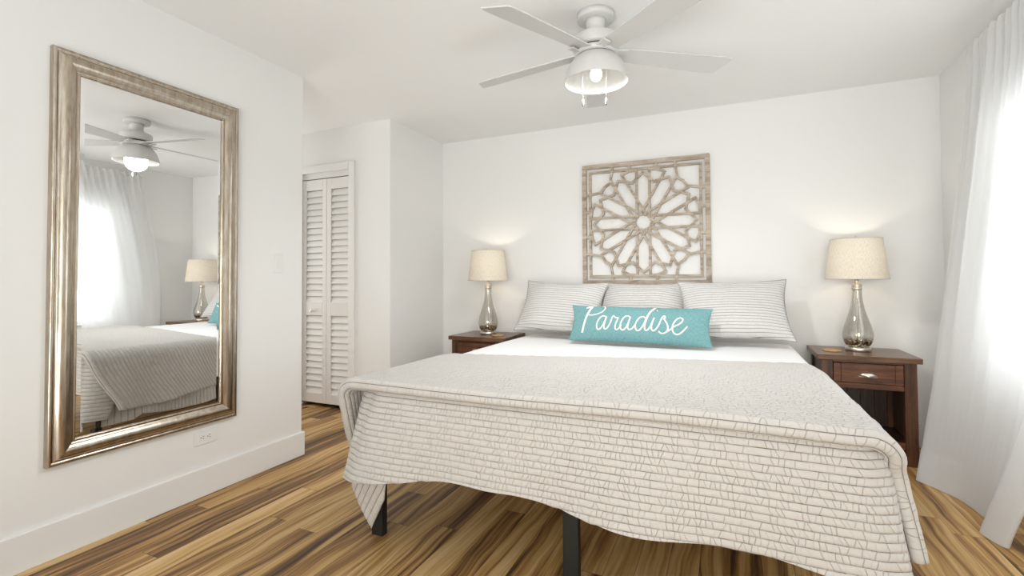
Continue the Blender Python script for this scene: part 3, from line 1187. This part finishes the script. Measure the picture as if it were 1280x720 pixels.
# ------------------------------------------------------------------ mirror on the left wall
MY0, MY1, MZ0, MZ1 = 1.020, 1.838, .371, 2.080
mr = thing('wall_mirror', 'tall rectangular mirror in a wide champagne silver frame on the white wall', 'mirror', (XL, (MY0 + MY1) / 2, MZ0))
prof = [(0, 0), (0, .022), (.004, .027), (.012, .028), (.016, .024), (.019, .023), (.024, .031), (.032, .038), (.044, .0415), (.056, .040), (.068, .0345), (.078, .027), (.084, .023), (.086, .0245), (.091, .0245), (.094, .021), (.094, .006), (.094, 0)]
cy_m, H_m, W_m = 0, MZ1 - MZ0, MY1 - MY0
P = np.zeros((4, len(prof), 3))
for c, (sy, sz) in enumerate(((-1, 0), (1, 0), (1, 1), (-1, 1))):
    for j, (d, hh) in enumerate(prof):
        P[c, j] = (hh, sy * (W_m / 2 - d), (d if sz == 0 else H_m - d))
fm = MB()
# four mitred lengths, each with its own vertices so the mitres stay crisp
for c in range(4):
    a, b = P[c], P[(c + 1) % 4]
    fm.grid(np.stack([a, b], 0))
frm = fm.build('mirror_frame', M['mirror_frame'], mr)
iw, z0m, z1m = W_m / 2 - .093, .093, H_m - .093
bv = .020
gm = MB()
o_ = [(-iw, z0m), (iw, z0m), (iw, z1m), (-iw, z1m)]
n_ = [(-iw + bv, z0m + bv), (iw - bv, z0m + bv), (iw - bv, z1m - bv), (-iw + bv, z1m - bv)]
gm.v = [(.0135, y, z) for y, z in o_] + [(.0150, y, z) for y, z in n_]
gm.f = [(4, 5, 6, 7)] + [(i, (i + 1) % 4, 4 + (i + 1) % 4, 4 + i) for i in range(4)]
gm.s = [False] * 5
gm.build('mirror_glass', M['mirror'], mr)
MB().box((.001, -iw - .02, z0m - .02), (.008, iw + .02, z1m + .02)).build('backing', M['dark'], mr)

# ------------------------------------------------------------------ carved panel above the bed
AX0, AX1, AZ0, AZ1 = -1.110, -.103, 1.067, 2.079
AC = ((AX0 + AX1) / 2, (AZ0 + AZ1) / 2)
art = thing('carved_panel', 'square weathered wood panel of pierced star tracery hanging above the bed', 'wall art', (AC[0], YB, AC[1]))
HS = (AX1 - AX0) / 2
TH = .020


def bar(mb, p, q, w, y0=-.008, th=TH, n=[0]):
    p, q = np.array(p, float), np.array(q, float)
    d = q - p
    L = np.hypot(*d)
    if L < 1e-5:
        return
    d /= L
    nn = np.array([-d[1], d[0]]) * w / 2
    p, q = p - d * w * .35, q + d * w * .35
    n[0] += 1
    j = (n[0] % 97) * .00003
    mb.prism([tuple(p - nn), tuple(q - nn), tuple(q + nn), tuple(p + nn)], 'y', y0 - th - j, y0)


IN = .436                                   # half-size of the inner square
fr = MB()
for hs, w in ((HS - .018, .036), (IN, .020)):
    c = [(-hs, -hs), (hs, -hs), (hs, hs), (-hs, hs)]
    for k in range(4):
        bar(fr, c[k], c[(k + 1) % 4], w, -.006, .024 if w > .02 else .020)
for k in range(4):                          # short ties between the two squares
    a = k * PI / 2
    R = np.array([[math.cos(a), -math.sin(a)], [math.sin(a), math.cos(a)]])
    for s_ in (-.250, -.105, .105, .250):
        bar(fr, R @ np.array([s_, HS - .03]), R @ np.array([s_, IN]), .020, -.006, .020)
fr.build('panel_frame', M['greywood'], art, .0015)
tr = MB()
BWD = .0185


def pol(r, deg, t=0.0):
    """distance r along direction deg (0 = up), t = sideways offset"""
    a = math.radians(deg)
    return np.array([r * math.sin(a) + t * math.cos(a), r * math.cos(a) - t * math.sin(a)])


for k in range(12):
    g = 30 * k
    for s_ in (-1, 1):
        t_ = .0505 * s_
        bar(tr, pol(.040, g, t_), pol(.428, g, t_), BWD)            # long straight edge of a petal, run on past both crossings
        bar(tr, pol(.404, g), pol(.3235, g, .0867 * s_), BWD)       # roof of the petal run on to the notch between petals
        bar(tr, pol(.428, g, t_), pol(.438, g + 15 * s_), BWD)      # outer side of the pentagon
for k in range(4):                          # ties across the corners
    a = k * PI / 2
    R = np.array([[math.cos(a), -math.sin(a)], [math.sin(a), math.cos(a)]])
    for p, q in (((.250, IN), (.268, .338)), ((.338, .268), (IN, .250))):
        bar(tr, R @ np.array(p), R @ np.array(q), BWD)
lim2 = IN + .006
tr.v = [(max(-lim2, min(lim2, x)), y, max(-lim2, min(lim2, z))) for x, y, z in tr.v]
tr.build('tracery', M['greywood'], art)

# ------------------------------------------------------------------ switch and outlet on the mirror wall
sw = thing('light_switch', 'white rocker light switch plate on the wall past the mirror', 'light switch', (XL, 2.117, 1.225))
MB().box((0, -.036, -.060), (.005, .036, .060)).build('switch_plate', M['plastic'], sw, .002)
rk = MB().prism([(.004, -.033), (.0065, -.033), (.0095, .033), (.004, .033)], 'y', -.0165, .0165)
rk.build('rocker', M['plastic'], sw, .0008)
MB().box((.0045, -.0185, -.0355), (.0058, .0185, .0355)).build('rocker_bezel', M['plastic'], sw)
ot = thing('power_outlet', 'white two-socket power outlet low on the wall under the mirror', 'power outlet', (XL, 1.678, .303))
MB().box((0, -.060, -.0365), (.005, .060, .0365)).build('outlet_plate', M['plastic'], ot, .002)
MB().box((.004, -.034, -.0165), (.0068, .034, .0165)).build('receptacle', M['plastic'], ot, .0008)
for s_ in (-1, 1):
    sl = MB()
    c = s_ * .017
    sl.box((.0060, c - .001 + .000, .0045), (.0071, c + .008, .0068)).box((.0060, c - .001, -.0068), (.0071, c + .007, -.0045))
    sl.lathe([(.0, -.0005), (.0027, -.0005), (.0027, .0005), (.0, .0005)], 12, (0, 0, 0))
    n = len(sl.v)
    for i in range(16, n):
        x, y, z = sl.v[i]
        sl.v[i] = (.0066 + z, c - .008 + x, y)
    sl.build('socket_slots', M['dark'], ot)

# ------------------------------------------------------------------ ceiling fan
FX, FY = -.579, 2.352
fan = thing('ceiling_fan', 'white flush-mount ceiling fan with five blades and a bowl light', 'ceiling fan', (FX, FY, HC))
MB().lathe([(.0, 0), (.086, 0), (.086, -.004), (.0925, -.005), (.0925, -.030), (.089, -.034), (.052, -.036), (.0, -.036)], 56).build('canopy', M['fan_white'], fan)
MB().lathe([(.0, -.034), (.052, -.034), (.047, -.050), (.046, -.078), (.052, -.094), (.068, -.104), (.080, -.108), (.084, -.112), (.104, -.120), (.108, -.128), (.108, -.166), (.103, -.176), (.060, -.178), (.0, -.178)], 56).build('motor_housing', M['fan_white'], fan)
MB().lathe([(.0, -.176), (.088, -.176), (.088, -.190), (.0, -.190)], 32).build('rotor_gap', M['dark'], fan)
MB().lathe([(.0, -.188), (.100, -.188), (.106, -.192), (.106, -.211), (.101, -.215), (.0, -.215)], 56).build('hub', M['fan_white'], fan)
BZ0, BZ1 = -.198, -.226                     # blade height at root and tip
PH = -.6
for k, a in enumerate((32, 104, 176, 248, 320)):
    n1, n2 = 30, 7
    R0, R1 = .085, .676
    top = np.zeros((n1, n2, 3))
    for i in range(n1):
        f = i / (n1 - 1)
        r = R0 + (R1 - R0) * f
        hw0 = .046 + .019 * min(1, f * 1.25)
        for j in range(n2):
            c = (j / (n2 - 1) * 2 - 1)
            rr = r - .022 * c * f ** 3
            cc = c * hw0 * (1 - .10 * max(0, (f - .97) / .03) ** 3)
            th = math.radians(-11)
            top[i, j] = (rr, cc * math.cos(th), BZ0 + (BZ1 - BZ0) * f + cc * math.sin(th))
    mb = MB().grid(top, smooth=False)
    bl_ = mb.build('blade', M['fan_white'], fan, fix=False)
    bl_.rotation_euler = (0, 0, math.radians(a + PH))
    sm = bl_.modifiers.new('thick', 'SOLIDIFY')
    sm.thickness = .006
    sm.offset = 0
    # blade iron clamped under the root
    ir = MB().box((.085, -.020, BZ0 - .016), (.150, .020, BZ0 - .008)).build('blade_iron', M['fan_white'], bl_, .002)
    ir.rotation_euler = (math.radians(-11), 0, 0)
MB().lathe([(.0, -.213), (.093, -.213), (.093, -.222), (.0, -.222)], 48).build('seam', M['fan_seam'], fan)
shp = [(.094, -.220), (.103, -.226), (.121, -.244), (.137, -.270), (.148, -.300), (.155, -.328), (.159, -.346)]
sp = [(float(r), float(z)) for r, z in crom(shp, 4)]
inner = [(r - .0035, z) for r, z in reversed(sp)]
inner[-1] = (.085, -.226)
MB().lathe([(.0, -.219), (.094, -.219)] + sp + inner + [(.0, -.227)], 64).build('bowl_shade', M['fan_white'], fan)
MB().lathe([(.0, -.226), (.020, -.226), (.020, -.252), (.013, -.258), (.0, -.258)], 20).build('bulb_socket', M['fan_white'], fan)
MB().lathe([(.013, -.256), (.014, -.266), (.024, -.282), (.0295, -.300), (.029, -.314), (.022, -.330), (.012, -.338), (.0, -.340)], 24).build('bulb', M['filament'], fan)
for (cx_, cy_, l) in ((-.060, -.030, .205), (.050, .000, .205)):
    ch = MB()
    ch.tube([(cx_, cy_, -.226), (cx_, cy_, -.226 - l)], .0009, 5)
    for q in range(36):
        ch.lathe([(.0, -.0016), (.0016, 0), (.0, .0016)], 6, (cx_, cy_, -.23 - q * l / 36))
    c = ch.build('pull_chain', M['nickel'], fan)
    MB().lathe([(.0, .0), (.0035, -.002), (.0055, -.014), (.0055, -.026), (.003, -.030), (.0, -.031)], 14, (cx_, cy_, -.224 - l)).build('pull_knob', M['pull'], c)
    MB().lathe([(.0, -.030), (.0035, -.030), (.0035, -.036), (.0, -.037)], 10, (cx_, cy_, -.224 - l)).build('pull_tip', M['dark'], c)
fl = bpy.data.lights.new('fan_light', 'SPOT')
fl.spot_size = math.radians(172)
fl.spot_blend = .75
fl.energy = 64
fl.color = (0.97, 0.98, 1.0)
fl.shadow_soft_size = .08
fo = bpy.data.objects.new('fan_light', fl)
COL.objects.link(fo)
fo.parent = fan
fo.location = (0, 0, -.344)

# ------------------------------------------------------------------ curtain on its rod
rod = thing('curtain_rod', 'thin white curtain rod carrying the sheer curtain near the ceiling', 'curtain rod', (1.215, 2.6, 2.322))
MB().tube([(0, -.95, 0), (0, .775, 0)], .008, 12).build('rod', M['trim'], rod)
for y in (-.95, .775):
    MB().tube([(0, y, 0), (0.078, y, 0)], .007, 10).build('bracket', M['trim'], rod)
cur = thing('curtain', 'white sheer curtain hanging to the floor in front of the window', 'curtain', (1.215, 2.6, 2.322))
na, nb = 420, 90
a = np.linspace(0, 1, na)
top_y = 3.365 + (1.66 - 3.365) * a
bot = crom([(.965, 3.375), (.945, 3.340), (1.000, 3.250), (1.050, 3.150), (1.072, 3.050), (1.080, 2.960), (1.085, 2.900), (1.035, 2.820), (1.000, 2.770), (1.020, 2.690), (1.045, 2.655), (1.080, 2.715)], 12)
seg = np.concatenate([[0], np.cumsum(np.linalg.norm(np.diff(bot, axis=0), axis=1))])
seg /= seg[-1]
bx_, by_ = np.interp(a, seg, bot[:, 0]), np.interp(a, seg, bot[:, 1])
b = np.linspace(0, 1, nb)
P = np.zeros((na, nb, 3))
UV = np.zeros((na, nb, 2))
r = np.random.RandomState(11)
ph = np.cumsum(r.uniform(.55, 1.5, na)) / na * 26 * 2 * PI
pleat = np.sin(ph)
pl2 = np.sin(a * 2 * PI * 9 + 1.2) * .6 + np.sin(a * 2 * PI * 4.3) * .8
for j in range(nb):
    q = b[j]
    zt = 2.352
    z = zt * (1 - q) + .012 * q
    wx = q ** 2.2 * .55 + q * .45 * q
    wy = q
    amp = .011 * (1 - q) ** 5 + .0012 * (1 - q)
    amp2 = .020 * math.sin(PI * min(q * 1.1 + .05, 1)) ** .8
    far = np.clip(1 - a * 2.2, 0, 1)
    bulge = far * .17 * math.sin(PI * q ** 1.1) ** 1.0
    if q < .022:
        amp = .007
    P[:, j, 0] = 1.208 + (bx_ - 1.208) * wx + pleat * amp * (1 if q > .022 else 1.3) + pl2 * amp2 * (1 - q ** 6) - .004
    P[:, j, 1] = top_y + (by_ - top_y) * wy + bulge + np.cos(ph) * .004 * (1 - q)
    P[:, j, 2] = z + (.004 * np.sin(ph * 1.7) if q < .005 else 0)
    UV[:, j, 0] = a * 2.4
    UV[:, j, 1] = z
P[:, -1, 2] = .004
for j in range(1, 4):                      # rod pocket bulges round the rod
    P[:, j, 0] -= .004
P -= np.array([1.215, 2.6, 2.322])
MB().grid(P, UV).build('curtain_panel', M['sheer'], cur, fix=False)
# doubled hem along the foot of the panel
P2 = P[:, -7:, :].copy()
P2[..., 0] -= .003
MB().grid(P2, UV[:, -7:, :]).build('hem', M['sheer'], cur, fix=False)
